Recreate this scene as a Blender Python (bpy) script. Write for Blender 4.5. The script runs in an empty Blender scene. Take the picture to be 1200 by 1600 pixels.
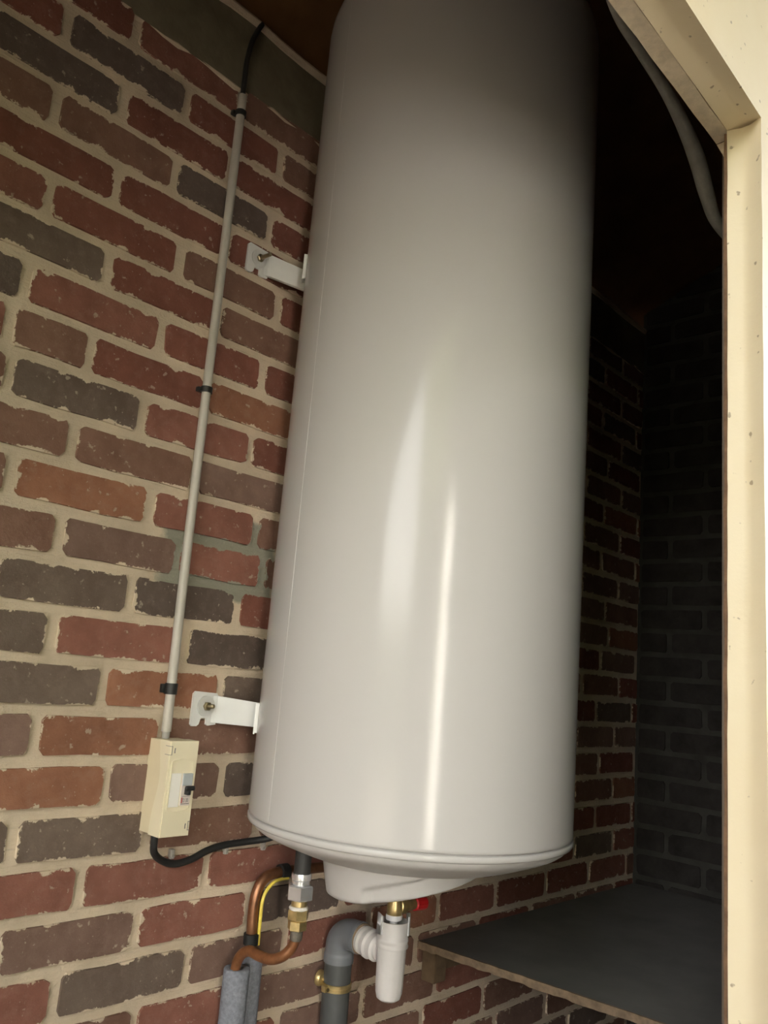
import bpy, bmesh, math, random
from mathutils import Vector, Matrix
random.seed(7)
S = bpy.context.scene
COL = S.collection
PI = math.pi

# ------------------------------------------------------------------ camera, sky, sun, exposure
# world: x runs along the brick wall, y = 0 is the face of that wall (room at y < 0), z up, 0 = eye level
DCAM = 1.149
cam_d = bpy.data.cameras.new('camera')
cam = bpy.data.objects.new('camera', cam_d)
COL.objects.link(cam)
RIGHT = Vector((0.6726728, -0.73559382, 0.08008137))
FWD = Vector((0.71337971, 0.67345436, 0.19377463))
UP = Vector((-0.19647057, -0.0732185, 0.97777214))
M = Matrix((RIGHT, UP, -FWD)).transposed().to_4x4()
M.translation = Vector((0, -DCAM, 0))
cam.matrix_world = M
cam_d.sensor_fit = 'VERTICAL'
cam_d.sensor_height = 24.0
cam_d.lens = 1288.6 / 1600 * 24.0
cam_d.clip_start = 0.02
S.camera = cam

world = bpy.data.worlds.new('world')
S.world = world
world.use_nodes = True
wn = world.node_tree.nodes
wl = world.node_tree.links
bg = wn['Background']
sky = wn.new('ShaderNodeTexSky')
sky.sky_type = 'NISHITA'
sky.sun_disc = False
sky.sun_elevation = math.radians(50)
sky.sun_rotation = math.radians(0)
sky.dust_density = 3.0
hsv = wn.new('ShaderNodeHueSaturation')          # hazy, half overcast sky
hsv.inputs['Saturation'].default_value = 0.30
wl.new(sky.outputs[0], hsv.inputs['Color'])
warm = wn.new('ShaderNodeMix')
warm.data_type = 'RGBA'
warm.blend_type = 'MULTIPLY'
warm.inputs[0].default_value = 1.0
warm.inputs[7].default_value = (1.0, 0.93, 0.84, 1)
wl.new(hsv.outputs[0], warm.inputs[6])
wl.new(warm.outputs[2], bg.inputs[0])
bg.inputs[1].default_value = 1.5

sun_d = bpy.data.lights.new('sun', 'SUN')
sun_d.energy = 60.0
sun_d.angle = 0.009
sun_d.color = (1.0, 0.94, 0.84)
sun = bpy.data.objects.new('sun', sun_d)
COL.objects.link(sun)
# sun stands behind the building: it lights the garden, the doorway is in open shade
sun.rotation_euler = Vector((0.25, -1.0, -1.15)).to_track_quat('-Z', 'Y').to_euler()

S.view_settings.view_transform = 'Standard'
S.view_settings.look = 'None'
S.view_settings.exposure = 1.15
S.view_settings.gamma = 1.0
S.view_settings.use_curve_mapping = False
S.cycles.max_bounces = 8
S.cycles.diffuse_bounces = 5
S.cycles.use_denoising = True
S.cycles.sample_clamp_indirect = 8.0

# ------------------------------------------------------------------ helpers
def link(o, parent=None):
    COL.objects.link(o)
    if parent is not None:
        o.parent = parent
    return o

def empty(name, loc):
    o = bpy.data.objects.new(name, None)
    o.empty_display_size = 0.05
    o.location = loc
    return link(o)

def tag(o, label=None, cat=None, group=None, kind=None):
    if label: o['label'] = label
    if cat: o['category'] = cat
    if group: o['group'] = group
    if kind: o['kind'] = kind
    return o

def root_loc(p):
    v = Vector((0, 0, 0))
    while p is not None:
        v += p.location
        p = p.parent
    return v

def build(name, bm, mat, parent=None, smooth=35):
    """links a bmesh given in world coordinates as one object under parent"""
    off = root_loc(parent)
    bmesh.ops.recalc_face_normals(bm, faces=bm.faces)
    if smooth:
        lim = math.radians(smooth)
        for e in bm.edges:
            if len(e.link_faces) == 2:
                e.smooth = e.calc_face_angle(0) < lim
        for f in bm.faces:
            f.smooth = True
    if off.length > 0:
        bmesh.ops.translate(bm, verts=bm.verts, vec=-off)
    me = bpy.data.meshes.new(name)
    bm.to_mesh(me)
    bm.free()
    me.materials.append(mat)
    return link(bpy.data.objects.new(name, me), parent)

def add_box(bm, x0, x1, y0, y1, z0, z1, bev=0.0, seg=2):
    r = bmesh.ops.create_cube(bm, size=1.0)
    vs = r['verts']
    for v in vs:
        v.co = Vector(((x0 + x1) / 2 + v.co.x * (x1 - x0), (y0 + y1) / 2 + v.co.y * (y1 - y0), (z0 + z1) / 2 + v.co.z * (z1 - z0)))
    if bev > 0:
        es = list({e for v in vs for e in v.link_edges})
        bmesh.ops.bevel(bm, geom=es, offset=bev, segments=seg, affect='EDGES', profile=0.5)
    return bm

def box(*a, **k):
    return add_box(bmesh.new(), *a, **k)

def frame_of(d):
    d = d.normalized()
    a = Vector((0, 0, 1)) if abs(d.z) < 0.9 else Vector((1, 0, 0))
    u = d.cross(a).normalized()
    return u, d.cross(u).normalized()

def spline(pts, n=8):
    P = [Vector(p) for p in pts]
    if len(P) < 3:
        return P
    out = []
    for i in range(len(P) - 1):
        p0 = P[i - 1] if i else P[i] * 2 - P[i + 1]
        p1, p2 = P[i], P[i + 1]
        p3 = P[i + 2] if i + 2 < len(P) else p2 * 2 - p1
        for k in range(n):
            t = k / n
            out.append(0.5 * ((2 * p1) + (p2 - p0) * t + (2 * p0 - 5 * p1 + 4 * p2 - p3) * t * t + (3 * p1 - p0 - 3 * p2 + p3) * t ** 3))
    out.append(P[-1])
    return out

def add_tube(bm, pts, r, seg=16, n=8, cap=True, flat=1.0):
    P = spline(pts, n)
    u = None
    rings = []
    for i, p in enumerate(P):
        d = (P[min(i + 1, len(P) - 1)] - P[max(i - 1, 0)]).normalized()
        if u is None:
            u, v = frame_of(d)
        else:
            u = (u - d * u.dot(d)).normalized()
            v = d.cross(u)
        rr = r(i / (len(P) - 1)) if callable(r) else r
        rings.append([bm.verts.new(p + (u * math.cos(2 * PI * k / seg) + v * math.sin(2 * PI * k / seg) * flat) * rr) for k in range(seg)])
    for a, b in zip(rings, rings[1:]):
        for k in range(seg):
            bm.faces.new((a[k], a[(k + 1) % seg], b[(k + 1) % seg], b[k]))
    if cap:
        bm.faces.new(rings[0])
        bm.faces.new(rings[-1])
    return bm

def tube(*a, **k):
    return add_tube(bmesh.new(), *a, **k)

def add_lathe(bm, prof, c, axis=(0, 0, 1), seg=32, closed=False, phase=0.0):
    """prof: list of (radius, height along axis) from c"""
    d = Vector(axis).normalized()
    u, v = frame_of(d)
    c = Vector(c)
    rings = []
    for r, h in prof:
        if r < 1e-6:
            rings.append([bm.verts.new(c + d * h)])
        else:
            rings.append([bm.verts.new(c + d * h + (u * math.cos(2 * PI * k / seg + phase) + v * math.sin(2 * PI * k / seg + phase)) * r) for k in range(seg)])
    pairs = list(zip(rings, rings[1:]))
    if closed:
        pairs.append((rings[-1], rings[0]))
    for a, b in pairs:
        for k in range(seg):
            k2 = (k + 1) % seg
            if len(a) == 1 and len(b) == 1:
                continue
            if len(a) == 1:
                bm.faces.new((a[0], b[k], b[k2]))
            elif len(b) == 1:
                bm.faces.new((a[k], a[k2], b[0]))
            else:
                bm.faces.new((a[k], a[k2], b[k2], b[k]))
    if not closed:
        for R in (rings[0], rings[-1]):
            if len(R) > 1:
                bm.faces.new(R)
    return bm

def lathe(*a, **k):
    return add_lathe(bmesh.new(), *a, **k)

def hexnut(c, r, h0, h1, axis=(0, 0, 1), phase=0.0):
    ch = r * 0.12
    return lathe([(r - ch, h0), (r, h0 + ch * .7), (r, h1 - ch * .7), (r - ch, h1)], c, axis, seg=6, phase=phase)

def add_prism(bm, poly, e, t0, t1, steps=1, jit=0.0):
    """poly: list of 3D points in a plane, swept along unit vector e from t0 to t1"""
    e = Vector(e)
    rings = []
    for s in range(steps + 1):
        t = t0 + (t1 - t0) * s / steps
        rings.append([bm.verts.new(Vector(p) + e * t + Vector((random.uniform(-jit, jit), random.uniform(-jit, jit), random.uniform(-jit, jit))) * (1 if jit else 0)) for p in poly])
    n = len(poly)
    for a, b in zip(rings, rings[1:]):
        for k in range(n):
            bm.faces.new((a[k], a[(k + 1) % n], b[(k + 1) % n], b[k]))
    bm.faces.new(rings[0])
    bm.faces.new(rings[-1])
    return bm

def prism(*a, **k):
    return add_prism(bmesh.new(), *a, **k)

# ------------------------------------------------------------------ materials
class NT:
    def __init__(self, name):
        self.m = bpy.data.materials.new(name)
        self.m.use_nodes = True
        self.t = self.m.node_tree
        self.b = self.t.nodes['Principled BSDF']
    def n(self, typ, **kw):
        nd = self.t.nodes.new(typ)
        for k, v in kw.items():
            setattr(nd, k, v)
        return nd
    def put(self, sock, v):
        if isinstance(v, bpy.types.NodeSocket):
            self.t.links.new(v, sock)
        elif v is not None:
            sock.default_value = v
    def math(self, op, a, b=None, c=None, clamp=False):
        nd = self.n('ShaderNodeMath', operation=op, use_clamp=clamp)
        for i, v in enumerate((a, b, c)):
            self.put(nd.inputs[i], v)
        return nd.outputs[0]
    def mix(self, f, a, b, blend='MIX'):
        nd = self.n('ShaderNodeMix', data_type='RGBA', blend_type=blend)
        self.put(nd.inputs[0], f)
        self.put(nd.inputs[6], a if not isinstance(a, tuple) else (*a, 1))
        self.put(nd.inputs[7], b if not isinstance(b, tuple) else (*b, 1))
        return nd.outputs[2]
    def noise(self, vec, scale, detail=4, rough=0.6):
        nd = self.n('ShaderNodeTexNoise')
        self.put(nd.inputs['Vector'], vec)
        nd.inputs['Scale'].default_value = scale
        nd.inputs['Detail'].default_value = detail
        nd.inputs['Roughness'].default_value = rough
        return nd.outputs[0]
    def rng(self, v, a, b, c=0.0, d=1.0):
        nd = self.n('ShaderNodeMapRange')
        self.put(nd.inputs[0], v)
        for i, x in enumerate((a, b, c, d)):
            nd.inputs[i + 1].default_value = x
        return nd.outputs[0]
    def pos(self):
        return self.n('ShaderNodeNewGeometry').outputs['Position']
    def bump(self, h, strength, dist=0.002):
        nd = self.n('ShaderNodeBump')
        nd.inputs['Strength'].default_value = strength
        nd.inputs['Distance'].default_value = dist
        self.put(nd.inputs['Height'], h)
        self.t.links.new(nd.outputs[0], self.b.inputs['Normal'])
    def out(self, col, rough=0.6, metal=0.0, spec=None):
        self.put(self.b.inputs['Base Color'], col if not isinstance(col, tuple) else (*col, 1))
        self.put(self.b.inputs['Roughness'], rough)
        self.b.inputs['Metallic'].default_value = metal
        if spec is not None:
            self.b.inputs['Specular IOR Level'].default_value = spec
        return self.m

def mat(name, col, rough=0.5, metal=0.0, var=0.12, scale=25, bump=0.0, bscale=150, spec=None):
    t = NT(name)
    p = t.pos()
    f = t.noise(p, scale)
    lo = tuple(c * (1 - var) for c in col)
    hi = tuple(min(1, c * (1 + var)) for c in col)
    c = t.mix(t.rng(f, 0.3, 0.7), lo, hi)
    if bump:
        t.bump(t.noise(p, bscale, 5), bump)
    return t.out(c, rough, metal, spec)

MORTAR_A, MORTAR_B, MORTAR_G = (0.70, 0.575, 0.44), (0.52, 0.425, 0.32), (0.30, 0.29, 0.235)

def mortar_nodes(t, p):
    c = t.mix(t.rng(t.noise(p, 9, 5), 0.35, 0.7), MORTAR_A, MORTAR_B)
    # grey cement repair round the conduit (x 0.71..0.93, z 0.09..0.24)
    sp = t.n('ShaderNodeSeparateXYZ')
    t.put(sp.inputs[0], p)
    nz = t.math('MULTIPLY', t.math('SUBTRACT', t.noise(p, 30, 4), 0.5), 0.05)
    dx = t.math('DIVIDE', t.math('ABSOLUTE', t.math('SUBTRACT', sp.outputs[0], 0.825)), 0.115)
    dz = t.math('DIVIDE', t.math('ABSOLUTE', t.math('SUBTRACT', sp.outputs[2], 0.175)), 0.072)
    d = t.math('ADD', t.math('MAXIMUM', dx, dz), t.math('MULTIPLY', nz, 8.0))
    y = t.math('GREATER_THAN', sp.outputs[1], -0.05)
    g = t.math('MULTIPLY', t.rng(d, 1.06, 0.94), y)
    return t.mix(g, c, MORTAR_G)

def m_mortar():
    t = NT('mortar')
    p = t.pos()
    c = mortar_nodes(t, p)
    st = t.n('ShaderNodeMapping')
    st.inputs['Scale'].default_value = (9, 9, 110)
    t.put(st.inputs['Vector'], p)
    drag = t.noise(st.outputs[0], 1.0, 5, 0.65)
    c = t.mix(t.rng(drag, 0.60, 0.74, 0, 0.45), c, (0.30, 0.24, 0.17))
    c = t.mix(t.rng(t.noise(p, 160, 4, 0.6), 0.62, 0.75, 0, 0.4), c, (0.80, 0.70, 0.56))
    t.bump(t.math('ADD', t.noise(p, 110, 7, 0.7), t.math('MULTIPLY', drag, 0.8)), 0.9, 0.004)
    return t.out(c, 0.95, spec=0.15)

def m_brick(attr):
    t = NT('brick_' + ('mass' if attr else 'single'))
    p = t.pos()
    bc = t.n('ShaderNodeAttribute', attribute_name='bc')
    sp = t.n('ShaderNodeSeparateXYZ')
    t.put(sp.inputs[0], bc.outputs['Vector'])
    ex = t.math('SUBTRACT', 0.100, t.math('ABSOLUTE', sp.outputs[0]))
    ez = t.math('SUBTRACT', 0.0285, t.math('ABSOLUTE', sp.outputs[2]))
    e = t.math('MINIMUM', ex, ez)
    n1 = t.noise(p, 95, 8, 0.75)
    n1b = t.noise(p, 24, 5, 0.6)
    amp = t.math('ADD', t.math('MULTIPLY', t.rng(n1, 0.35, 0.70), 0.0062), t.math('MULTIPLY', t.rng(n1b, 0.50, 0.78), 0.012))
    smear = t.rng(t.math('SUBTRACT', e, t.math('SUBTRACT', amp, 0.0030)), 0.0010, 0.0)
    if attr:
        base = t.n('ShaderNodeAttribute', attribute_name='bcol').outputs['Color']
    else:
        base = t.n('ShaderNodeObjectInfo').outputs['Color']
    blotch = t.noise(p, 14, 5, 0.65)
    c = t.mix(t.rng(blotch, 0.35, 0.7), base, t.mix(1.0, base, (0.70, 0.67, 0.66), 'MULTIPLY'))
    streak = t.noise(p, 55, 6, 0.7)
    c = t.mix(t.rng(streak, 0.50, 0.75, 0, 0.4), c, t.mix(0.5, base, (0.34, 0.24, 0.19)))
    fleck = t.math('MAXIMUM', t.rng(t.noise(p, 75, 3, 0.5), 0.67, 0.72, 0, 0.5), t.rng(t.noise(p, 210, 3, 0.6), 0.68, 0.74, 0, 0.6))
    c = t.mix(fleck, c, (0.5, 0.42, 0.34))
    c = t.mix(smear, c, mortar_nodes(t, p))
    t.bump(t.math('ADD', t.noise(p, 120, 6, 0.7), t.math('MULTIPLY', smear, 0.6)), 0.5, 0.003)
    return t.out(c, 0.9, spec=0.2)

SHADE_B, SHADE_M = (0.042, 0.038, 0.035), (0.068, 0.064, 0.058)  # near-black base colours carry the shade on the back wall
SHADEM = mat('shaded_mortar', SHADE_M, 0.95, var=0.25, scale=12, bump=0.5, bscale=90, spec=0.1)
SHADEB = mat('shaded_brick', SHADE_B, 0.9, var=0.3, scale=18, bump=0.5, bscale=120, spec=0.15)
MORTAR = m_mortar()
BRICK = m_brick(False)
BRICKM = m_brick(True)
CONCRETE = mat('lintel_concrete', (0.17, 0.145, 0.10), 0.95, var=0.2, scale=14, bump=0.4, bscale=90, spec=0.1)
CEIL = mat('ceiling_board', (0.13, 0.065, 0.028), 0.9, var=0.25, scale=9, bump=0.2, spec=0.1)
DARKWALL = mat('bare_wall', (0.16, 0.13, 0.10), 0.95, var=0.2, scale=5, bump=0.3)
FLOORM = mat('floor_concrete', (0.20, 0.19, 0.17), 0.95, var=0.2, scale=6, bump=0.3)

def m_tank():
    t = NT('white_enamel')
    p = t.pos()
    t.bump(t.noise(p, 260, 2, 0.5), 0.035, 0.001)
    return t.out((0.485, 0.474, 0.464), 0.15, spec=0.25)
TANK = m_tank()
TANKP = mat('white_plastic_cap', (0.53, 0.517, 0.505), 0.38, var=0.02)
GROOVE = mat('shadow_gap_grey', (0.36, 0.35, 0.34), 0.7, var=0.05)
STEELW = mat('white_painted_steel', (0.66, 0.66, 0.645), 0.35, var=0.04)
WASHER = mat('zinc_washer', (0.62, 0.62, 0.60), 0.5, metal=0.25, var=0.1)
ZINC = mat('yellow_zinc', (0.30, 0.25, 0.16), 0.35, metal=0.9, var=0.2)
CHROME = mat('zinc_plated_steel', (0.78, 0.79, 0.80), 0.26, metal=0.75, var=0.12, scale=60)
BRASS = mat('brass', (0.60, 0.46, 0.22), 0.35, metal=0.75, var=0.25, scale=70)
PTFE = mat('thread_tape', (0.75, 0.71, 0.66), 0.8, var=0.1, scale=200, bump=0.6, bscale=400)
COPPER = mat('dull_copper', (0.27, 0.13, 0.07), 0.36, metal=0.75, var=0.3, scale=40)
COPPERB = mat('brown_copper', (0.25, 0.105, 0.045), 0.42, metal=0.5, var=0.3, scale=50)
SOLDER = mat('solder_grey', (0.20, 0.18, 0.15), 0.5, metal=0.5, var=0.3, scale=120)
BLACK = mat('black_plastic', (0.016, 0.016, 0.016), 0.5, var=0.2)
RUBBER = mat('black_rubber_sleeve', (0.028, 0.028, 0.027), 0.6, var=0.2)
YELLOW = mat('yellow_green_sheath', (0.78, 0.62, 0.10), 0.4, var=0.15, scale=40)
FOAM = mat('grey_foam', (0.215, 0.225, 0.26), 0.95, var=0.22, scale=170, bump=0.7, bscale=500, spec=0.1)
FOAMIN = mat('grey_foam_core', (0.10, 0.105, 0.12), 0.95, var=0.2, scale=170)
PVC = mat('dark_grey_pvc', (0.075, 0.078, 0.078), 0.5, var=0.12)
PVCL = mat('mid_grey_pvc', (0.17, 0.18, 0.20), 0.45, var=0.08)
WPLAST = mat('white_plastic', (0.62, 0.595, 0.58), 0.45, var=0.05)
WPLAST2 = mat('bright_white_plastic', (0.70, 0.70, 0.72), 0.4, var=0.03)
RED = mat('red_plastic', (0.42, 0.012, 0.015), 0.4, var=0.1)
CONDUIT = mat('grey_conduit', (0.46, 0.43, 0.38), 0.42, var=0.05)
STUB = mat('grey_cable_sheath', (0.32, 0.30, 0.27), 0.5, var=0.08)
CREAMB = mat('cream_plastic', (0.68, 0.585, 0.40), 0.42, var=0.03)
CREAMW = mat('ivory_plastic', (0.74, 0.665, 0.49), 0.42, var=0.02)
WHITEB = mat('white_blank_plate', (0.84, 0.81, 0.76), 0.4, var=0.02)
GREYSW = mat('grey_breaker_body', (0.40, 0.43, 0.44), 0.4, var=0.04)
PINK = mat('printed_label', (0.66, 0.58, 0.53), 0.5, var=0.04)
REDINK = mat('red_ink', (0.42, 0.08, 0.07), 0.6, var=0.1)
GREYINK = mat('grey_ink', (0.16, 0.15, 0.15), 0.6, var=0.1)
CLIPG = mat('grey_cable_clip', (0.36, 0.335, 0.31), 0.5, var=0.1)
SHELFM = mat('dark_grey_board', (0.17, 0.165, 0.148), 0.85, var=0.15, scale=7, bump=0.15, spec=0.15)
EDGEM = mat('raw_board_edge', (0.22, 0.155, 0.10), 0.9, var=0.3, scale=60)
CLEATM = mat('raw_timber', (0.13, 0.085, 0.048), 0.9, var=0.25, scale=40)
HOSEM = mat('pale_grey_hose', (0.27, 0.265, 0.24), 0.75, var=0.2, scale=40, bump=0.3)
RAWWOOD = mat('unpainted_brown_wood', (0.20, 0.115, 0.065), 0.9, var=0.25, scale=60, bump=0.4)

def m_cream():
    t = NT('cream_gloss_paint')
    p = t.pos()
    c = t.mix(t.rng(t.noise(p, 6, 4), 0.3, 0.7), (0.86, 0.755, 0.545), (0.83, 0.71, 0.49))
    spot = t.rng(t.noise(p, 85, 2, 0.4), 0.71, 0.76, 0, 0.75)
    c = t.mix(spot, c, (0.30, 0.22, 0.13))
    t.bump(t.math('ADD', t.noise(p, 40, 5, 0.6), t.noise(p, 12, 2)), 0.25, 0.003)
    return t.out(c, 0.45)
CREAM = m_cream()
CREAMR = mat('rough_cream_paint', (0.70, 0.60, 0.45), 0.7, var=0.12, scale=60, bump=0.6, bscale=120)
GRASS = mat('gravel', (0.075, 0.066, 0.05), 0.95, var=0.35, scale=4, bump=0.3)
PAVING = mat('paving', (0.13, 0.11, 0.085), 0.9, var=0.15, scale=5)
LEAF = mat('foliage', (0.045, 0.058, 0.016), 0.8, var=0.5, scale=5)
RENDERW = mat('pale_render', (0.36, 0.34, 0.31), 0.9, var=0.08, scale=2)
REFLECTW = mat('reflector_white', (0.85, 0.84, 0.82), 0.8, var=0.03)

# ------------------------------------------------------------------ structure: brick walls
XB = 2.38            # back wall
ZF = -1.30           # floor
Z0, PITCH, MOD = 0.8954, 0.070, 0.213

def brick_variant(i):
    rnd = random.Random(100 + i)
    hx, hz = 0.100, 0.0285
    out = [(-hx + .007, -hz), (-.034, -hz), (.034, -hz), (hx - .007, -hz), (hx, -hz + .007), (hx, hz - .008),
           (hx - .008, hz), (.033, hz), (-.033, hz), (-hx + .007, hz), (-hx, hz - .007), (-hx, -hz + .008)]
    out = [(x + rnd.uniform(-.0022, .0022), z + rnd.uniform(-.0016, .0016)) for x, z in out]
    V, F = [], []
    dep = rnd.uniform(-.0008, .0008)
    tx, tz = rnd.uniform(-.006, .006), rnd.uniform(-.02, .02)
    for x, z in out:
        V.append((x * .988, -.0036 + dep + tx * x + tz * z, z * .955))
    for x, z in out:
        V.append((x, .012, z))
    n = len(out)
    F.append(tuple(range(n)))
    for k in range(n):
        F.append((k, n + k, n + (k + 1) % n, (k + 1) % n))
    return V, F

VARS = [brick_variant(i) for i in range(14)]
VMESH = []
for V, F in VARS:
    me = bpy.data.meshes.new('brick')
    me.from_pydata(V, [], F)
    a = me.attributes.new('bc', 'FLOAT_VECTOR', 'POINT')
    a.data.foreach_set('vector', [c for v in V for c in v])
    me.materials.append(BRICK)
    VMESH.append(me)

RD, RD2, OR, BR, PU, GY, DK = ((0.27, 0.118, 0.088), (0.22, 0.088, 0.064), (0.31, 0.145, 0.090), (0.225, 0.125, 0.092),
                               (0.215, 0.135, 0.108), (0.17, 0.126, 0.102), (0.13, 0.098, 0.083))
# measured perpend joints per course (course k: centre z = Z0 - .07 k + .035), then continued by the brick module
PERP = {-1: [.536], 0: [.426, .643, .853], 1: [.533, .745], 2: [.431, .639, .845], 3: [.544, .757], 4: [.444, .671, .883], 5: [.549, .760],
        6: [.433, .656, .867], 7: [.420, .542, .755], 8: [.431, .643, .858], 9: [.537, .752], 10: [.457, .677, .890], 11: [.539, .739, .915],
        12: [.455, .666, .871], 13: [.551, .772], 14: [.436, .641, .855], 15: [.551, .751], 16: [.458, .669, .877], 17: [.541, .749, .961],
        18: [.436, .649, .866], 19: [.540, .750, .961, 1.185], 20: [.634, .851, 1.052, 1.265], 21: [.552, .767, .980, 1.195, 1.413],
        22: [.634, .851, 1.052, 1.262, 1.485], 23: [.54, .76, .98, 1.20, 1.446]}
COLS = {(-1, .43): RD2, (0, .3): RD2, (0, .53): DK, (0, .75): RD2, (1, .43): DK, (1, .64): RD2, (2, .33): BR, (2, .53): BR, (2, .74): DK, (2, .95): RD2,
        (3, .44): RD2, (3, .65): RD2, (3, .86): RD2, (4, .34): RD, (4, .56): RD2, (4, .78): BR, (5, .44): GY, (5, .65): RD2, (5, .86): BR,
        (6, .33): DK, (6, .55): RD, (6, .76): RD2, (6, .97): RD2, (7, .48): BR, (7, .65): RD2, (7, .86): OR, (8, .53): GY, (8, .75): RD, (8, .96): RD2,
        (9, .44): BR, (9, .64): BR, (9, .86): PU, (10, .35): BR, (10, .57): OR, (10, .78): RD, (11, .44): BR, (11, .64): PU, (11, .83): RD,
        (12, .56): GY, (12, .77): DK, (12, .98): RD2, (13, .45): GY, (13, .66): RD, (13, .88): DK, (14, .54): GY, (14, .75): OR, (14, .96): GY,
        (15, .45): PU, (15, .65): OR, (15, .86): BR, (16, .56): OR, (16, .77): PU, (16, .98): DK, (17, .44): GY, (17, .65): GY, (17, .86): BR,
        (18, .54): RD, (18, .76): RD, (18, .97): RD, (19, .64): PU, (19, .85): RD, (19, 1.07): DK, (20, .53): RD, (20, .74): GY, (20, .95): PU, (20, 1.16): RD,
        (21, .66): BR, (21, .87): RD, (21, 1.09): PU, (22, .95): RD, (22, 1.16): PU, (22, 1.37): BR}

def colour_for(k, xc, rnd):
    for (kk, x), c in COLS.items():
        if kk == k and abs(x - xc) < .09:
            base = c
            break
    else:
        base = rnd.choice([RD, RD2, RD2, BR, BR, PU, GY, OR])
    j = rnd.uniform(.9, 1.1)
    return tuple(v * j for v in base)

def grid_plane(o, u, v, nu, nv):
    bm = bmesh.new()
    o, u, v = Vector(o), Vector(u), Vector(v)
    G = [[bm.verts.new(o + u * (i / nu) + v * (j / nv)) for j in range(nv + 1)] for i in range(nu + 1)]
    for i in range(nu):
        for j in range(nv):
            bm.faces.new((G[i][j], G[i + 1][j], G[i + 1][j + 1], G[i][j + 1]))
    return bm

def slab(name, x0, x1, y0, y1, z0, z1, m, parent=None):
    o = build(name, box(x0, x1, y0, y1, z0, z1), m, parent, smooth=0)
    if parent is None:
        o['kind'] = 'structure'
    return o

LINT0, LINT1 = 1.022, 1.168
wall_left = slab('wall_left', -2.90, XB + .12, 0.0, 0.12, ZF, LINT1, MORTAR)
rnd = random.Random(3)
mass = []

def lay(k, xs_joint, x_lo, x_hi):
    xs = sorted(xs_joint)
    while xs[0] > x_lo:
        xs.insert(0, xs[0] - MOD)
    while xs[-1] < x_hi:
        xs.append(xs[-1] + MOD)
    return [(a, b) for a, b in zip(xs, xs[1:]) if b > x_lo + .02 and a < x_hi - .02]

for k in range(-1, 32):
    z = Z0 - PITCH * k + .035
    if z < ZF + .03:
        break
    j = PERP.get(k, [.54 if k % 2 else .645])
    for a, b in lay(k, j, -2.88, XB):
        b = min(b, XB + .005)
        ln = b - a - .0135
        xc = (a + b) / 2 + rnd.uniform(-.001, .001)
        col = colour_for(k, xc, rnd)
        vi = rnd.randrange(len(VARS))
        zz = z + rnd.uniform(-.0012, .0012)
        if xc > .14 and z > -.74 and not (xc > 1.2 and z < .1 and z > -.5 and False):
            o = bpy.data.objects.new('brick', VMESH[vi])
            o.location = (xc, 0, zz)
            o.scale = (ln / .2, 1, 1)
            o.rotation_euler = (0, rnd.uniform(-.006, .006), 0)
            o.color = (*col, 1)
            link(o, wall_left)
        else:
            mass.append((vi, xc, zz, ln / .2, col))

def mass_mesh(name, items, parent, place, m=None):
    V, F, BC, BCOL = [], [], [], []
    for vi, xc, z, sx, col in items:
        vv, ff = VARS[vi]
        o = len(V)
        for v in vv:
            V.append(place(xc, z, sx, v))
            BC += list(v)
            BCOL += [*col, 1]
        F += [tuple(i + o for i in f) for f in ff]
    me = bpy.data.meshes.new(name)
    me.from_pydata(V, [], F)
    me.attributes.new('bc', 'FLOAT_VECTOR', 'POINT').data.foreach_set('vector', BC)
    me.attributes.new('bcol', 'FLOAT_COLOR', 'POINT').data.foreach_set('color', BCOL)
    me.materials.append(m or BRICKM)
    o = link(bpy.data.objects.new(name, me), parent)
    o['kind'] = 'stuff'
    return o
mass_mesh('brickwork', mass, wall_left, lambda xc, z, sx, v: (xc + v[0] * sx, v[1], z + v[2]))

# concrete lintel course along the top of the brick wall, with a ragged mortar fillet under the roof boards
bm = grid_plane((-2.9, -.003, LINT0), (XB + 2.9, 0, 0), (0, 0, LINT1 - LINT0), 90, 5)
for v in bm.verts:
    v.co.y += random.uniform(-.0012, .0012)
build('lintel', bm, CONCRETE, wall_left)
bm = bmesh.new()
add_tube(bm, [(-2.9 + i * .06, -.002, LINT1 + random.uniform(-.006, .004)) for i in range(89)], .010, seg=6, n=1)
build('mortar_fillet', bm, MORTAR, wall_left)
bm = bmesh.new()
add_tube(bm, [(-2.9 + i * .03, .006, LINT0 + random.uniform(-.003, .003)) for i in range(177)], lambda t: .0105 + random.uniform(-.002, .002), seg=6, n=1)
build('mortar_bed', bm, MORTAR, wall_left)

# back wall
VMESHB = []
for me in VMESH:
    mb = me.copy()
    mb.materials[0] = SHADEB
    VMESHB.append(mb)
wall_back = slab('wall_back', XB, XB + .12, -1.1, 0.0, ZF, 1.75, SHADEM)
massb = []
nb = 0
for k in range(-10, 32):
    z = Z0 - PITCH * k + .035
    if z < ZF + .03:
        break
    for a, b in lay(k, [(-.10 if k % 2 else -.206)], -.80, -.002):
        b = min(b, -.004)
        ln = b - a - .0135
        yc = (a + b) / 2
        col = colour_for(99, yc, rnd)
        vi = rnd.randrange(len(VARS))
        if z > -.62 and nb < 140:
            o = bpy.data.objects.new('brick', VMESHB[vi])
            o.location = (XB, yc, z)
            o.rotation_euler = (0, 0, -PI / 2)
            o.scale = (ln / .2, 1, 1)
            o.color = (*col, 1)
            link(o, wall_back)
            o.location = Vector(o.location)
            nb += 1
        else:
            massb.append((vi, yc, z, ln / .2, col))
mass_mesh('brickwork', massb, wall_back, lambda yc, z, sx, v: (XB + v[1], yc - v[0] * sx, z + v[2]), SHADEB)

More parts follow.
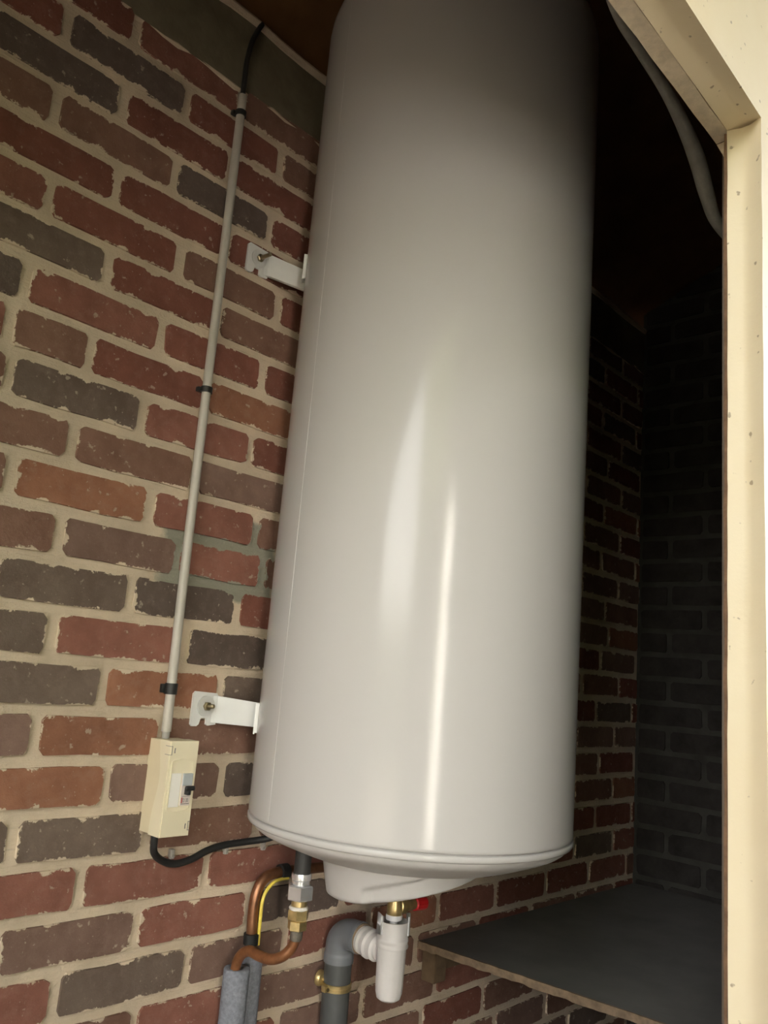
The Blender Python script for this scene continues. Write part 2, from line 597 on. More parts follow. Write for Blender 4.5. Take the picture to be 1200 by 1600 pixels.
# the other sides of the store, floor, sloping roof boards
XJ, HD = 0.996, 0.750              # door opening: right jamb face, head underside
XL = -2.60                         # left jamb face (out of view, set far left to admit side light)
wall_front = slab('wall_front', -3.02, -2.90, -1.0, 0.12, ZF, 1.75, DARKWALL)
wall_right = empty('wall_right', (1.2, -.78, ZF))
wall_right['kind'] = 'structure'
slab('wall_panel', XJ + .06, XB + .12, -.818, -.752, ZF, 1.60, DARKWALL, wall_right)
slab('wall_panel', -3.02, XL - .06, -.818, -.752, ZF, 1.60, DARKWALL, wall_right)
slab('wall_panel', XL - .06, XJ + .06, -.818, -.752, HD + .05, 1.60, DARKWALL, wall_right)
floor = slab('floor', -3.02, XB + .12, -.80, .12, ZF - .1, ZF, FLOORM)
bm = prism([(-3.02, .12, LINT1 + .004), (-3.02, -1.05, LINT1 + .50), (-3.02, -1.05, LINT1 + .53), (-3.02, .12, LINT1 + .034)], (1, 0, 0), 0, XB + 3.14)
tag(build('ceiling', bm, CEIL, smooth=0), kind='structure')

# ------------------------------------------------------------------ door frame
YA, YB, YC = -.8250, -.781, -.759
door = empty('door_1', (XJ, -.80, ZF))
door['kind'] = 'structure'
jp = [(XJ, YB), (XJ + .0025, -.789), (XJ + .0058, -.797), (XJ + .0066, -.803), (XJ + .0055, -.809), (XJ - .0005, -.8215), (XJ - .002, YA), (XJ + .34, YA), (XJ + .34, -.8185), (XJ + .055, -.8185), (XJ + .055, YB)]
build('jamb', prism([(x, y, 0) for x, y in jp], (0, 0, 1), ZF, HD, steps=60, jit=.0004), CREAM, door, smooth=60)
hp = [(YB, HD), (-.789, HD + .002), (-.797, HD + .0045), (-.803, HD + .005), (-.809, HD + .0043), (-.8215, HD), (YA, HD - .001), (YA, HD + .55), (-.8185, HD + .55), (-.8185, HD + .045), (YB, HD + .045)]
build('head_rail', prism([(0, y, z) for y, z in hp], (1, 0, 0), XL - .34, XJ + .34, steps=40, jit=.0003), CREAM, door, smooth=60)
jl = [(XL - (x - XJ), y) for x, y in jp]
build('jamb', prism([(x, y, 0) for x, y in jl], (0, 0, 1), ZF, HD, steps=10), CREAM, door, smooth=60)
bm = bmesh.new()
add_prism(bm, [(0, YB + .0012, HD + .0005), (0, YC, HD), (0, YC, HD + .045), (0, YB + .0012, HD + .045)], (1, 0, 0), XL, 1.016, steps=90, jit=.0006)
build('stop_batten', bm, CREAMR, door, smooth=20)
build('raw_edge', prism([(XJ, YB + .0003, 0), (XJ + .0005, -.7765, 0), (XJ + .03, -.7765, 0), (XJ + .03, YB + .0003, 0)], (0, 0, 1), ZF, HD - .004, steps=80, jit=.0006), RAWWOOD, door, smooth=20)
build('corner_block', prism([(0, YC, HD - .0005), (0, -.776, HD - .0005), (0, -.776, HD - .04)], (1, 0, 0), 1.0165, 1.04), CREAMR, door, smooth=0)

# ------------------------------------------------------------------ water heater
TC, TR = Vector((1.045, -.271, 0)), .251
heater = empty('water_heater', (TC.x, TC.y, -.33))
tag(heater, 'tall white enamel water heater cylinder hung on the brick wall', 'water heater')
body = [(TR - .0015, -.2170), (TR, -.2155), (TR, -.2120), *[(TR, -.20 + i * .133) for i in range(11)], (TR, 1.132), (TR, 1.135)]
for i in range(1, 9):
    a = i / 8 * PI / 2 * .88
    body.append((TR - .085 + .085 * math.cos(a), 1.135 + .085 * math.sin(a)))
body += [(.12, 1.232), (0.0, 1.240)]
build('tank', lathe(body, TC, seg=160), TANK, heater, smooth=50)
build('rim_groove', lathe([(TR - .003, -.2190), (TR - .003, -.2160)], TC, seg=120), GROOVE, heater)
build('bottom_rim', lathe([(.235, -.2285), (TR - .003, -.2284), (TR - .0004, -.2274), (TR + .0008, -.2255), (TR + .0008, -.2200), (TR - .0004, -.2187), (TR - .02, -.2185)], TC, seg=160), TANK, heater, smooth=60)
build('bottom_dome', lathe([(.2440, -.2275), (.2432, -.2310), (.2405, -.2355), (.234, -.2400), (.221, -.2460), (.200, -.2540), (.180, -.2612), (.167, -.2653), (.1635, -.2658), (.1595, -.2650), (.1500, -.2630), (0, -.2630)], TC, seg=160), TANKP, heater, smooth=50)
# plastic cover under the dome: deeper on the left, with a swoosh between bulge and flat panel
cr = Vector((RIGHT.x, RIGHT.y, 0)).normalized()
cf = Vector((FWD.x, FWD.y, 0)).normalized()
cc = TC + cr * .006
NA, NR = 200, 26
def sst(a, b, x):
    t = max(0, min(1, (x - a) / (b - a)))
    return t * t * (3 - 2 * t)
bm = bmesh.new()
rings = []
for j in range(NR + 1):
    t = j / NR
    ring = []
    for i in range(NA):
        a = 2 * PI * i / NA
        cx, cy = math.cos(a), math.sin(a)      # cx: to the right in view, cy: away from viewer
        zb = -.3050 - .030 * (-cx) * .9 + .004 * cy   # bottom edge height in this direction
        zb = min(zb, -.281)
        if t < .62:                            # side wall
            s = t / .62
            r = .127 - .012 * s ** 1.3
            z = -.2610 + (zb + .004 + .2610) * s
        else:
            s = (t - .62) / .38
            r = .115 - .026 * (s / .25) ** 1.6 if s <= .25 else .089
            if s > .25:
                r = .089 * (1 - (s - .25) / .75 * .999)
            z = zb + .004 - .004 * math.sin(min(1, s / .25) * PI / 2)
            z = z * (1 - sst(.25, 1, s)) + (-.308) * sst(.25, 1, s)
        # bulge on the left and front, ending in the swoosh
        zt = (z + .2620) / -.045
        edge = .22 - .75 * sst(0.05, 0.95, zt)
        bul = (1 - sst(edge - .045, edge + .045, cx)) if cy < .5 else 0
        r += .0115 * bul * min(1, t / .12) * (1 if t < .75 else max(0, 1 - (t - .75) / .2))
        p = cc + cr * (r * cx) + cf * (r * cy)
        ring.append(bm.verts.new((p.x, p.y, z)))
    rings.append(ring)
for a, b in zip(rings, rings[1:]):
    for i in range(NA):
        bm.faces.new((a[i], a[(i + 1) % NA], b[(i + 1) % NA], b[i]))
bm.faces.new(rings[-1])
build('wiring_cover', bm, TANKP, heater, smooth=70)
# lap seam down the left of the jacket
sa = math.radians(168)
bm = bmesh.new()
for s_ in (0,):
    u = Vector((math.cos(sa), math.sin(sa), 0))
    tn = Vector((-u.y, u.x, 0))
    add_prism(bm, [TC + u * (TR - .001) + tn * -.004, TC + u * (TR + .0003) + tn * -.003, TC + u * (TR + .0003) + tn * .003, TC + u * (TR - .001) + tn * .004], (0, 0, 1), -.213, 1.13)
build('lap_seam', bm, TANK, heater)

def bracket(zc, stud, drop=0.0):
    """wall hook plate, arm to the tank, washer, nut and stud"""
    bm = bmesh.new()
    # plate on the wall with a slot cut up from its lower edge
    out = [(.799, zc + .022), (.803, zc + .026), (.845, zc + .024), (.848, zc + .020), (.848, zc - .026), (.833, zc - .028), (.829, zc - .026), (.829, zc - .016), (.818, zc - .016), (.815, zc - .026), (.811, zc - .029), (.802, zc - .029), (.799, zc - .026)]
    add_prism(bm, [(x, -.004, z) for x, z in out], (0, -1, 0), 0, .004)
    # arm bends away from the wall towards the tank
    P = [(.838, -.006), (.846, -.010), (.892, -.077), (.897, -.088)]
    prev = None
    pts = [(.838, .021, -.019), (.848, .021, -.021), (.895, .012, -.022)]
    A = []
    for (x, y), zt, zb in zip(P, (.020, .020, .014 - drop, .013 - drop), (-.020, -.022, -.022 - drop, -.021 - drop)):
        A.append((x, y, zc + zt, zc + zb))
    th = .0035
    vs = []
    for i, (x, y, zt, zb) in enumerate(A):
        d = Vector((A[min(i + 1, 3)][0] - A[max(i - 1, 0)][0], A[min(i + 1, 3)][1] - A[max(i - 1, 0)][1], 0)).normalized()
        nrm = Vector((d.y, -d.x, 0))
        f0, b0 = Vector((x, y, 0)) + nrm * th / 2, Vector((x, y, 0)) - nrm * th / 2
        vs.append([bm.verts.new((f0.x, f0.y, zt)), bm.verts.new((f0.x, f0.y, zb)), bm.verts.new((b0.x, b0.y, zb)), bm.verts.new((b0.x, b0.y, zt))])
    for a, b in zip(vs, vs[1:]):
        for i in range(4):
            bm.faces.new((a[i], a[(i + 1) % 4], b[(i + 1) % 4], b[i]))
    bm.faces.new(vs[0]); bm.faces.new(vs[-1])
    # folded lower lip
    add_prism(bm, [(.836, -.007, zc - .020), (.850, -.014, zc - .021), (.893, -.078, zc - .0215 - drop), (.897, -.074, zc - .0215 - drop), (.856, -.010, zc - .021), (.838, -.003, zc - .020)], (0, 0, -1), 0, .0025)
    br = build('mounting_bracket', bm, STEELW, heater, smooth=25)
    build('washer', lathe([(.0165, 0), (.0165, .0025), (.0045, .0025)], (.8245, -.008, zc + .003), (0, -1, 0), seg=28), WASHER, br)
    build('nut', hexnut((.8245, -.0105, zc + .003), .0072, 0, .006, (0, -1, 0)), ZINC, br, smooth=20)
    d = Vector((.12, -1, .05))
    build('stud', lathe([(.0036, 0), (.0036, stud), (.0026, stud + .0012)], (.8245, -.011, zc + .003), d, seg=14), ZINC, br)
    # loop welded on the jacket
    a = math.radians(141)
    u = Vector((math.cos(a), math.sin(a), 0))
    tn = Vector((-u.y, u.x, 0))
    b2 = bmesh.new()
    for w in (-.007, .007):
        c = TC + u * (TR + .0005) + tn * w
        add_prism(b2, [c + u * -.002 + tn * -.0022, c + u * .005 + tn * -.0022, c + u * .005 + tn * .0022, c + u * -.002 + tn * .0022], (0, 0, 1), zc - .028 - drop, zc + .016 - drop)
    c = TC + u * TR
    add_prism(b2, [c + u * .003 + tn * -.008, c + u * .0055 + tn * -.008, c + u * .0055 + tn * .008, c + u * .003 + tn * .008], (0, 0, 1), zc - .030 - drop, zc - .022 - drop)
    build('jacket_loop', b2, STEELW, br, smooth=20)
bracket(-.075, .016)
bracket(.718, .026, .030)

# ------------------------------------------------------------------ conduit, cables and switch box
con = empty('conduit', (.748, 0, -.113))
tag(con, 'thin pale grey electrical conduit running up the brick wall', 'conduit')
build('pipe', tube([(.7525, -.0135, -.112), (.7485, -.0135, .15), (.7465, -.0135, .442), (.7452, -.0135, .72), (.7435, -.0135, 1.003)], .0076, seg=20), CONDUIT, con)
for zc in (.444, .966, -.047):
    bm = bmesh.new()
    xc = .7465 if zc > .3 else .7515
    if zc > .9:
        xc = .7438
    hh = .0085 if zc < 0 else .005
    add_lathe(bm, [(.0078, -hh), (.0098, -hh), (.0098, hh), (.0078, hh)], (xc, -.0135, zc), closed=True, seg=20)
    add_box(bm, xc - .014, xc - .004, -.010, -.0012, zc - hh * .8, zc + hh * .8, .0015)
    build('clip', bm, BLACK, con)

sup = build('supply_cable', tube([(.7438, -.012, 1.001), (.745, -.010, 1.035), (.746, -.0085, 1.08), (.752, -.0085, 1.125), (.761, -.0085, 1.154), (.768, -.010, 1.172)], .0048, seg=12), BLACK)
tag(sup, 'short black cable rising from the top of the conduit to the roof', 'cable')

bx = empty('switch_box', (.7575, -.003, -.190))
tag(bx, 'small cream surface switch box with a black lever', 'switch box')
X0, X1, Y0, Y1, ZB, ZT = .732, .783, -.002, -.061, -.259, -.1215
def sdiv(t):                                     # dividing line base / cover on the side, t 0 bottom .. 1 top
    return Y0 + (Y1 - Y0) * (.47 + .20 * math.exp(-((t - .60) / .30) ** 2) if True else .5)
N = 20
div = [(sdiv(i / N), ZB + (ZT - ZB) * i / N) for i in range(N + 1)]
base = [(Y0, ZB + .001), *[(y + .0004, z) for y, z in [(div[0][0], ZB + .001)] + div[1:-1] + [(div[-1][0], ZT - .001)]], (Y0, ZT - .001)]
build('back_box', prism([(X0 + .0018, y, z) for y, z in base], (1, 0, 0), 0, X1 - X0 - .0036), CREAMB, bx, smooth=20)
cov = [(Y1, ZB), *[(y - .0004, z) for y, z in div], (Y1, ZT)]
bm = prism([(X0, y, z) for y, z in cov], (1, 0, 0), 0, X1 - X0)
es = [e for e in bm.edges if all(abs(v.co.y - Y1) < 1e-6 for v in e.verts)]
bmesh.ops.bevel(bm, geom=es, offset=.0012, segments=2, affect='EDGES')
cover = build('front_cover', bm, CREAMW, bx, smooth=20)
# arched window frame on the front
def arch(x0, x1, z0, z1, rise, n=10):
    P = [(x0, z0)]
    P += [(x0 + (x1 - x0) * i / n, z0 - rise * math.sin(PI * i / n)) for i in range(1, n)]
    P += [(x1, z0)]
    P += [(x1, z1)]
    P += [(x1 + (x0 - x1) * i / n, z1 + rise * math.sin(PI * i / n)) for i in range(1, n)]
    P += [(x0, z1)]
    return P
bm = bmesh.new()
outer = arch(.7375, .7795, -.2205, -.1510, .0045)
inner = arch(.7390, .7765, -.2190, -.1520, .0035)
fo = [bm.verts.new((x, Y1 - .0016, z)) for x, z in outer]
fi = [bm.verts.new((x, Y1 - .0016, z)) for x, z in inner]
bo = [bm.verts.new((x, Y1 + .0005, z)) for x, z in outer]
bi = [bm.verts.new((x, Y1 + .0005, z)) for x, z in inner]
n = len(fo)
for i in range(n):
    k = (i + 1) % n
    bm.faces.new((fo[i], fo[k], fi[k], fi[i]))
    bm.faces.new((bo[i], bo[k], fo[k], fo[i]))
    bm.faces.new((fi[i], fi[k], bi[k], bi[i]))
build('window_rim', bm, CREAMW, cover, smooth=20)
build('blanking_plate', box(.7395, .7575, Y1 - .0009, Y1 + .002, -.2165, -.1680, .0006), WHITEB, cover, smooth=20)
br_ = build('breaker', box(.7590, .7765, Y1 - .0022, Y1 + .002, -.2150, -.1690, .0006), PINK, bx, smooth=20)
build('grey_hood', box(.7592, .7762, Y1 - .0042, Y1 + .001, -.1860, -.1685, .0008), GREYSW, br_, smooth=20)
bm = bmesh.new()
add_box(bm, .7648, .7712, Y1 - .0105, Y1 - .001, -.1990, -.1890, .0010)
add_box(bm, .7600, .7768, Y1 - .0130, Y1 - .0075, -.1925, -.1855, .0024, 3)
build('lever', bm, BLACK, br_, smooth=30)
build('red_bar', box(.7606, .7626, Y1 - .0026, Y1 - .002, -.2110, -.2030), REDINK, br_, smooth=0)
bm = bmesh.new()
add_box(bm, .7606, .7750, Y1 - .0026, Y1 - .002, -.2126, -.2118)
add_box(bm, .7606, .7750, Y1 - .0026, Y1 - .002, -.2018, -.2014)
build('printed_lines', bm, GREYINK, br_, smooth=0)
tc = bpy.data.curves.new('rating_text', 'FONT')
tc.body = 'D 30'
tc.size = .0078
tc.extrude = .0001
tc.materials.append(GREYINK)
to = bpy.data.objects.new('rating_text', tc)
to.location = Vector((.7630, Y1 - .0026, -.2098)) - bx.location
to.rotation_euler = (PI / 2, 0, 0)
to.scale = (.62, 1, 1)
link(to)
bpy.context.view_layer.update()
tm = bpy.data.meshes.new_from_object(to.evaluated_get(bpy.context.evaluated_depsgraph_get()))
tmo = bpy.data.objects.new('rating_text', tm)
tmo.location, tmo.rotation_euler, tmo.scale = to.location, to.rotation_euler, to.scale
bpy.data.objects.remove(to)
tmo.name = 'rating_text'
if not tm.materials:
    tm.materials.append(GREYINK)
link(tmo, br_)
for xa, xb, side in ((.7355, .7362, 0), (.7790, .7797, 1)):   # catch slots and arrows moulded in the cover
    bm = bmesh.new()
    z0, z1 = ((-.1415, -.1290), (-.2510, -.2385))[side]
    add_box(bm, xa, xb, Y1 - .0004, Y1 + .001, z0, z1)
    for z in (z0, z1):
        if side:
            add_box(bm, .7785, X1 + .0003, Y1 - .0004, Y1 + .001, z - .0003, z + .0003)
        else:
            add_box(bm, X0 - .0004, xb, Y1 - .0004, Y1 + .012, z - .0003, z + .0003)
    build('catch_slot', bm, GREYINK, cover, smooth=0)
    xm, zm = ((.7408, -.1352), (.7748, -.2450))[side]
    add = [(xm - .0008, 0, zm - .0040), (xm + .0008, 0, zm - .0034), (xm + .0004, 0, zm), (xm + .0010, 0, zm + .0034), (xm - .0006, 0, zm + .0040), (xm - .0010, 0, zm)]
    build('moulded_mark', prism([(x, Y1 - .0003, z) for x, _, z in add], (0, 1, 0), 0, .001), GREYINK, cover, smooth=0)
build('cable_entry', lathe([(.0060, 0), (.0062, .006), (.0060, .011)], (.7527, -.0135, -.1225), seg=16), STUB, bx)

pc = empty('power_cable', (.80, 0, -.30))
tag(pc, 'black power cable looping from the cream box to the heater', 'cable')
build('sheath', tube([(.748, -.026, -.258), (.7485, -.025, -.272), (.756, -.018, -.290), (.778, -.009, -.305), (.803, -.008, -.312), (.832, -.008, -.308), (.859, -.009, -.298), (.890, -.010, -.292), (.935, -.012, -.290), (.968, -.026, -.285), (.985, -.050, -.272), (.996, -.068, -.2600)], .0056, seg=16), BLACK, pc)
for (x, z) in ((.795, -.296), (.899, -.299), (.978, -.300)):
    bm = bmesh.new()
    add_box(bm, x - .0035, x + .0035, -.010, -.0015, z - .008, z + .006, .001)
    add_lathe(bm, [(.0022, 0), (.0022, .003)], (x, -.0095, z - .004), (0, -1, 0), seg=10)
    build('cable_clip', bm, CLIPG, pc)

# ------------------------------------------------------------------ hot pipe: sleeve, union, compression nut and copper tail
hp_ = empty('hot_outlet_pipe', (.9305, -.16, -.388))
tag(hp_, 'brown copper tail pipe with brass and silver nuts under the heater', 'pipe')
HX, HY = .9305, -.16
build('black_sleeve', lathe([(.0128, -.308), (.0128, -.2655)], (HX, HY, 0), seg=24), RUBBER, hp_)
build('steel_collar', lathe([(.0128, -.324), (.0140, -.323), (.0140, -.318), (.0154, -.3165), (.0156, -.311), (.0148, -.3075), (.0128, -.307)], (HX, HY, 0), seg=28), CHROME, hp_)
build('steel_nut', hexnut((HX, HY, 0), .0212, -.3455, -.3235, phase=.35), CHROME, hp_, smooth=20)
build('brass_thread', lathe([(.0115, -.3565), (.0120, -.356), (.0120, -.3450), (.0115, -.3445)], (HX, HY, 0), seg=24), BRASS, hp_)
build('thread_tape', lathe([(.0135, -.3605), (.0148, -.3590), (.0152, -.3570), (.0140, -.3550), (.0120, -.3545)], (HX, HY, 0), seg=24), PTFE, hp_)
build('brass_union', hexnut((HX, HY, 0), .0165, -.3745, -.3590, phase=.15), BRASS, hp_, smooth=20)
build('brass_nut', hexnut((HX, HY, 0), .0148, -.3890, -.3745, phase=.55), BRASS, hp_, smooth=20)
build('solder_joint', lathe([(.0082, -.404), (.0095, -.402), (.0098, -.388)], (HX, HY, 0), seg=20), SOLDER, hp_)
build('copper_tail', tube([(HX, HY, -.386), (.9305, -.1595, -.400), (.928, -.155, -.415), (.9205, -.145, -.4285), (.914, -.125, -.4370), (.911, -.100, -.4375), (.911, -.078, -.4370), (.910, -.060, -.4480), (.910, -.0505, -.4680), (.914, -.0500, -.500)], .0080, seg=18), COPPERB, hp_)

def sleeve(name, x, y, ztop, zbot, r, rin, label):
    bm = bmesh.new()
    add_lathe(bm, [(rin, zbot), (r, zbot), (r * 1.01, ztop - .03), (r, ztop - .002), (r - .002, ztop), (rin + .001, ztop - .001), (rin, ztop - .02)], (x, y, 0), seg=32, closed=True)
    for v in bm.verts:
        v.co += Vector((random.uniform(-.0004, .0004), random.uniform(-.0004, .0004), random.uniform(-.0008, .0008)))
    o = build(name, bm, FOAM, None, smooth=60)
    tag(o, label, 'pipe insulation', 'foam pipe sleeves on the wall')
    return o
sleeve('foam_sleeve', .9155, -.047, -.4700, ZF, .0205, .0092, 'grey foam sleeve round the brown tail pipe, nearer and lower of two')
sleeve('foam_sleeve', .9575, -.0300, -.4600, ZF, .0185, .0098, 'grey foam sleeve behind, round the thicker copper pipe with yellow wire')

cp = empty('copper_pipe', (.958, -.026, -.46))
tag(cp, 'thicker bent copper pipe along the brick wall with black tape bands', 'pipe')
cpts = [(.9575, -.026, -.500), (.9565, -.026, -.440), (.9545, -.026, -.400), (.957, -.026, -.372), (.9665, -.026, -.353), (.985, -.026, -.3435), (1.015, -.026, -.3425), (1.08, -.026, -.344), (1.16, -.026, -.346), (1.40, -.026, -.349)]
build('pipe', tube(cpts, .0090, seg=18), COPPER, cp)
for c, ax in (((.9562, -.0265, -.4395), (-.03, 0, 1)), ((1.012, -.0265, -.3422), (1, 0, 0))):
    build('tape_band', lathe([(.0098, -.0085), (.0128, -.008), (.0130, .008), (.0098, .0085)], c, ax, seg=20), BLACK, cp)
ew = build('earth_wire', tube([(.9640, -.0355, -.448), (.9625, -.0365, -.405), (.9630, -.0370, -.380), (.9705, -.0370, -.3640), (.9855, -.0365, -.3535), (1.003, -.0355, -.3510), (1.017, -.0350, -.3510)], .0029, seg=12), YELLOW)
tag(ew, 'thin yellow earth wire taped along the bent copper pipe', 'wire')

# ------------------------------------------------------------------ safety valve, siphon trap, waste pipe
sv = empty('safety_valve', (1.16, -.16, -.40))
tag(sv, 'brass safety valve with red knob peeping out under the heater', 'valve')
VX, VY = 1.155, -.16
build('brass_tail', lathe([(.0118, -.402), (.0132, -.400), (.0132, -.383), (.0118, -.380), (.0118, -.2655)], (VX, VY, 0), seg=24), BRASS, sv)
build('brass_body', lathe([(.0100, 0), (.0135, .004), (.0135, .020), (.0110, .024), (.0090, .046)], (VX + .004, VY, -.3860), (1, 0, -.06), seg=20), BRASS, sv)
bm = bmesh.new()
add_lathe(bm, [(.0090, .046), (.0115, .048), (.0118, .074), (.0100, .076)], (VX + .004, VY, -.3860), (1, 0, -.06), seg=12)
build('red_knob', bm, RED, sv, smooth=20)

tr = empty('siphon_trap', (VX, VY, -.533))
tag(tr, 'white plastic siphon trap hanging below the brass safety valve', 'trap')
bm = lathe([(.0000, -.5335), (.0140, -.5330), (.0200, -.5290), (.0228, -.5200), (.0236, -.5100), (.0250, -.4480), (.0250, -.440)], (VX, VY, 0), seg=44)
for v in bm.verts:                                # faint fluting down the bottle
    a = math.atan2(v.co.y - VY, v.co.x - VX)
    if -.525 < v.co.z < -.445:
        k = 1 - .022 * (math.cos(a * 14) ** 2)
        v.co.x = VX + (v.co.x - VX) * k
        v.co.y = VY + (v.co.y - VY) * k
build('bottle', bm, WPLAST, tr, smooth=40)
build('screw_collar', lathe([(.0250, -.4500), (.0272, -.4492), (.0278, -.4465), (.0266, -.4440), (.0262, -.4410), (.0274, -.4385), (.0270, -.4350), (.0258, -.4335), (.0258, -.4080), (.0238, -.4080), (.0238, -.4330)], (VX, VY, 0), seg=44), WPLAST, tr, smooth=50)
build('inlet_stem', lathe([(.0070, -.440), (.0070, -.409), (.0140, -.4065), (.0146, -.4000), (.0140, -.3985), (.0100, -.3985)], (VX, VY, 0), seg=28), WPLAST2, tr)
for i, a in enumerate((2.62, 5.55, 4.3 + 2.62)):
    u = Vector((math.cos(a), math.sin(a), 0))
    bm = bmesh.new()
    seg = 6
    w = .5 if i != 2 else .25
    for k in range(seg):
        a0, a1 = a - w + 2 * w * k / seg, a - w + 2 * w * (k + 1) / seg
        vs = []
        for aa in (a0, a1):
            for rr in (.0262, .0284):
                for z in (-.428, -.3985 + .003 * math.cos((aa - a) * 3)):
                    vs.append(bm.verts.new((VX + math.cos(aa) * rr, VY + math.sin(aa) * rr, z)))
        for f in ((0, 1, 3, 2), (4, 6, 7, 5), (0, 4, 5, 1), (2, 3, 7, 6), (1, 5, 7, 3), (0, 2, 6, 4)):
            bm.faces.new([vs[q] for q in f])
    bmesh.ops.remove_doubles(bm, verts=bm.verts, dist=1e-6)
    build('crown_tab', bm, WPLAST2, tr, smooth=40)
AX = (1.1555, -.0905, -.4555)
ad = Vector((VX - .003, -.140, -.4600)) - Vector(AX)
for h0, r in ((.000, .0232), (.0165, .0242), (.0330, .0225)):
    build('spigot_nut', lathe([(r * .82, h0), (r, h0 + .002), (r * 1.02, h0 + .0075), (r * .84, h0 + .0105), (r * .80, h0 + .0165)], AX, ad, seg=28), WPLAST, tr, smooth=40)

wp = empty('waste_pipe', (1.150, -.046, -.50))
tag(wp, 'dark grey plastic waste pipe with elbow running down the brick wall', 'pipe')
PX, PY = 1.152, -.040
build('pipe', lathe([(.0244, ZF), (.0244, -.488)], (PX, PY, 0), seg=32), PVC, wp)
bm = tube([(PX, PY, -.505), (PX, PY, -.484), (PX, PY - .002, -.470), (PX + .001, PY - .010, -.460), (PX + .002, PY - .022, -.4552), (PX + .002, PY - .036, -.4545), (PX + .003, PY - .048, -.4550)], lambda t: .0268 if (t < .12 or t > .9) else .0256, seg=30, n=8)
build('elbow', bm, PVCL, wp, smooth=50)
build('rubber_seal', lathe([(.0235, 0), (.0255, .001), (.0255, .004), (.0235, .005)], (PX + .003, PY - .0475, -.4550), ad, seg=30), EDGEM, wp)
cl = empty('pipe_collar', (PX, PY, -.545))
tag(cl, 'small brass clip collar holding the dark grey waste pipe', 'pipe clip')
bm = bmesh.new()
for z in (-.5405, -.5475):
    add_lathe(bm, [(.0248, z - .0028), (.0266, z - .0022), (.0268, z + .0022), (.0248, z + .0028)], (PX, PY, 0), seg=32, closed=True)
add_lathe(bm, [(.0247, -.5475), (.0255, -.5475), (.0255, -.5405), (.0247, -.5405)], (PX, PY, 0), seg=32, closed=True)
add_box(bm, PX - .0335, PX - .022, PY - .006, PY + .004, -.549, -.539, .001)
build('ring', bm, BRASS, cl)
build('stud_head', lathe([(.004, -.013), (.0135, -.012), (.0135, -.009), (.0105, -.004), (.0035, -.0025), (.0033, .004)], (PX - .0190, PY + .012, -.5345), (.1, -1, 0), seg=24), BRASS, cl)
build('screw', lathe([(.0018, 0), (.0030, .0005), (.0030, .0025), (.0018, .003)], (PX - .0285, PY - .006, -.5445), (0, -1, 0), seg=12), ZINC, cl)

# ------------------------------------------------------------------ shelf behind, hanging hose
sh = empty('shelf', (1.44, -.02, -.531))
tag(sh, 'dark grey board shelf in the corner to the right below the heater', 'shelf')
TH = .013
def skew(y):
    return 1.4175 - y * .048
bm = prism([(skew(-.002) + .005, -.002, 0), (skew(-.745) + .005, -.745, 0), (XB - .006, -.745, 0), (XB - .006, -.006, 0)], (0, 0, 1), -.524 - TH, -.524)
build('board', bm, SHELFM, sh, smooth=0)
bm = bmesh.new()
ns = 60
pl = [(skew(-.002 - .743 * i / ns), -.002 - .743 * i / ns) for i in range(ns + 1)]
rr = []
for x, y in pl:
    j = random.uniform(-.0012, .0012)
    rr.append([bm.verts.new((x + j, y, -.5235)), bm.verts.new((x + .0052, y, -.5235)), bm.verts.new((x + .0052, y, -.524 - TH)), bm.verts.new((x + j * .5, y, -.524 - TH - .0005 + j))])
for a, b in zip(rr, rr[1:]):
    for i in range(4):
        bm.faces.new((a[i], a[(i + 1) % 4], b[(i + 1) % 4], b[i]))
bm.faces.new(rr[0]); bm.faces.new(rr[-1])
build('edge_strip', bm, EDGEM, sh, smooth=0)
build('cleat', box(1.432, 1.470, -.040, -.006, -.598, -.5375, .0015), CLEATM, sh, smooth=20)
build('cleat', box(1.472, 1.90, -.032, -.006, -.580, -.5375, .0015), CLEATM, sh, smooth=20)

hose = empty('hanging_hose', (1.0, -.70, .85))
tag(hose, 'pale grey flexible hose sagging behind the top of the door frame', 'hose')
build('tube', tube([(.62, -.735, .885), (.74, -.718, .872), (.833, -.702, .857), (.902, -.70, .8505), (.983, -.70, .841), (1.050, -.70, .820), (1.097, -.70, .793), (1.132, -.70, .757), (1.172, -.70, .729), (1.235, -.71, .716), (1.30, -.735, .718)], lambda t: .0065 + .0055 * math.exp(-((t - .62) / .20) ** 2), seg=16), HOSEM, hose)
build('saddle_clip', box(.61, .632, -.750, -.712, .850, .880, .003), CLIPG, hose)

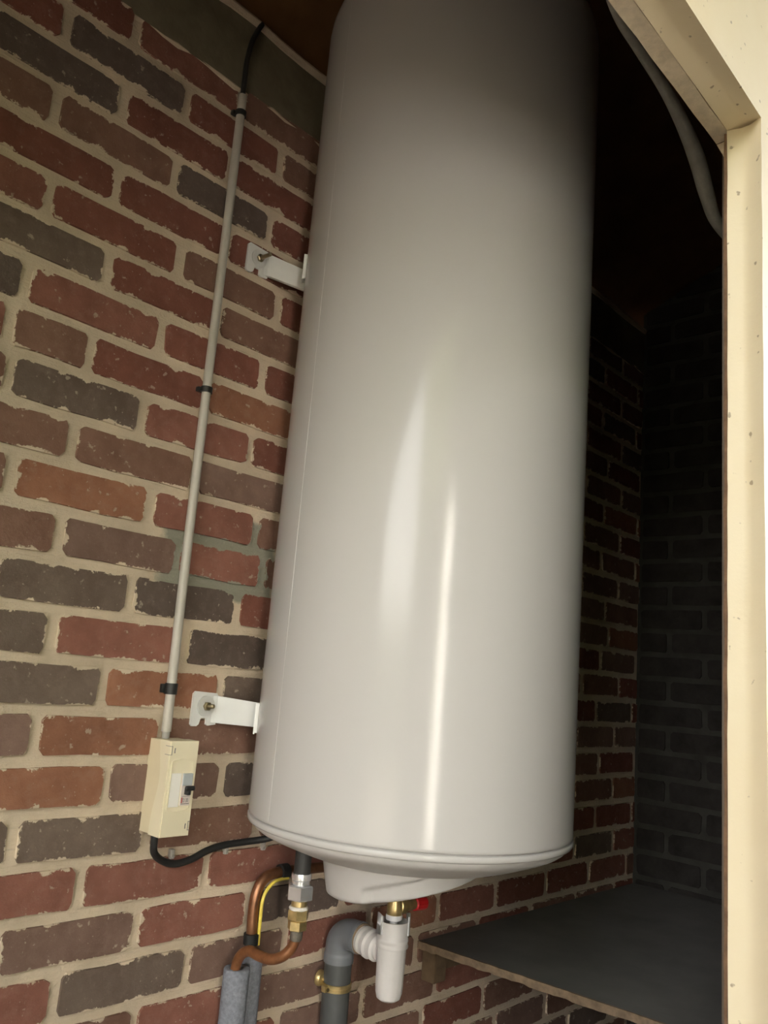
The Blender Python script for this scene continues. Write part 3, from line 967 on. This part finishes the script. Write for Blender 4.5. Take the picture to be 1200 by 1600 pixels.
# ------------------------------------------------------------------ outside the door, unseen (lights or shades the store, shows in the enamel)
def outside(o):
    o['kind'] = 'structure'
    return o
outside(build('ground', box(-16, 12, -14, -.80, ZF - .25, ZF - .05), GRASS, smooth=0))
outside(build('paving', box(-5, 5, -3.2, -.83, ZF - .06, ZF - .02), PAVING, smooth=0))
outside(build('streak_reflector', box(-2.85, -2.2, -5.3, -5.1, ZF - .06, 1.55), REFLECTW, smooth=0))  # added sunlit white slab, reflected as the bright streak on the tank
outside(build('roof', box(-5.0, 6.0, -1.12, 2.2, 1.78, 1.88), DARKWALL, smooth=0))
outside(build('sky_blocker', box(-.8, 6.0, -1.85, -1.12, 1.80, 1.88), DARKWALL, smooth=0))  # added overhang, keeps overhead sky light off the right of the tank
outside(build('outer_wall', box(-5.0, -3.02, -.82, -.75, ZF - .06, 1.78), DARKWALL, smooth=0))
outside(build('outer_wall', box(XB + .12, 6.0, -.82, -.75, ZF - .06, 1.78), DARKWALL, smooth=0))
r3 = random.Random(11)
def foliage(name, x0, x1, y0, y1, z0, z1, n, rmin, rmax):
    bm = bmesh.new()
    add_box(bm, x0 + rmin, x1 - rmin, y0 + rmin, y1 - rmin, ZF - .06, z1 - rmin)
    for i in range(n):
        rad = r3.uniform(rmin, rmax)
        q = (r3.uniform(x0 + rad, x1 - rad), r3.uniform(y0 + rad, y1 - rad), r3.uniform(z0, z1 - rad))
        m_ = bmesh.ops.create_icosphere(bm, subdivisions=2, radius=rad, matrix=Matrix.Translation(q))
        for v in m_['verts']:
            v.co += Vector((r3.uniform(-.1, .1), r3.uniform(-.1, .1), r3.uniform(-.1, .1))) * rad
    outside(build(name, bm, LEAF, smooth=0))
foliage('unseen_hedge', .10, 2.2, -7.5, -1.75, -1.2, 2.3, 150, .2, .42)  # added light blocker, darkens the right side of the tank
foliage('unseen_hedge', -.33, .25, -2.75, -2.0, -1.2, 2.0, 40, .14, .26)  # added blocker, right edge of the slit that shapes the streak
foliage('unseen_hedge', -2.2, -.84, -2.75, -2.0, -1.2, 2.0, 120, .14, .20)  # added blocker, left edge of the slit that shapes the streak
bm = bmesh.new()
add_box(bm, -2.1, .1, -2.6, -2.15, .80, 1.9)
outside(build('unseen_hedge', bm, LEAF, smooth=0))  # added block closing the slit from above, cuts the streak off
foliage('unseen_hedge', -2.5, .6, -8.4, -6.6, -1.0, 1.6, 60, .4, .8)
foliage('unseen_hedge', -6.0, -2.4, -9.4, -7.4, -1.0, 3.4, 50, .5, .9)
foliage('unseen_hedge', -11.5, -9.5, -9.0, -.5, -1.2, 1.05, 90, .4, .7)  # added to block low sky on the left from the tank reflection
foliage('unseen_hedge', -10.5, -6.0, -9.5, -7.6, -1.2, 1.2, 50, .4, .7)  # added as well, screens off more of the low sky
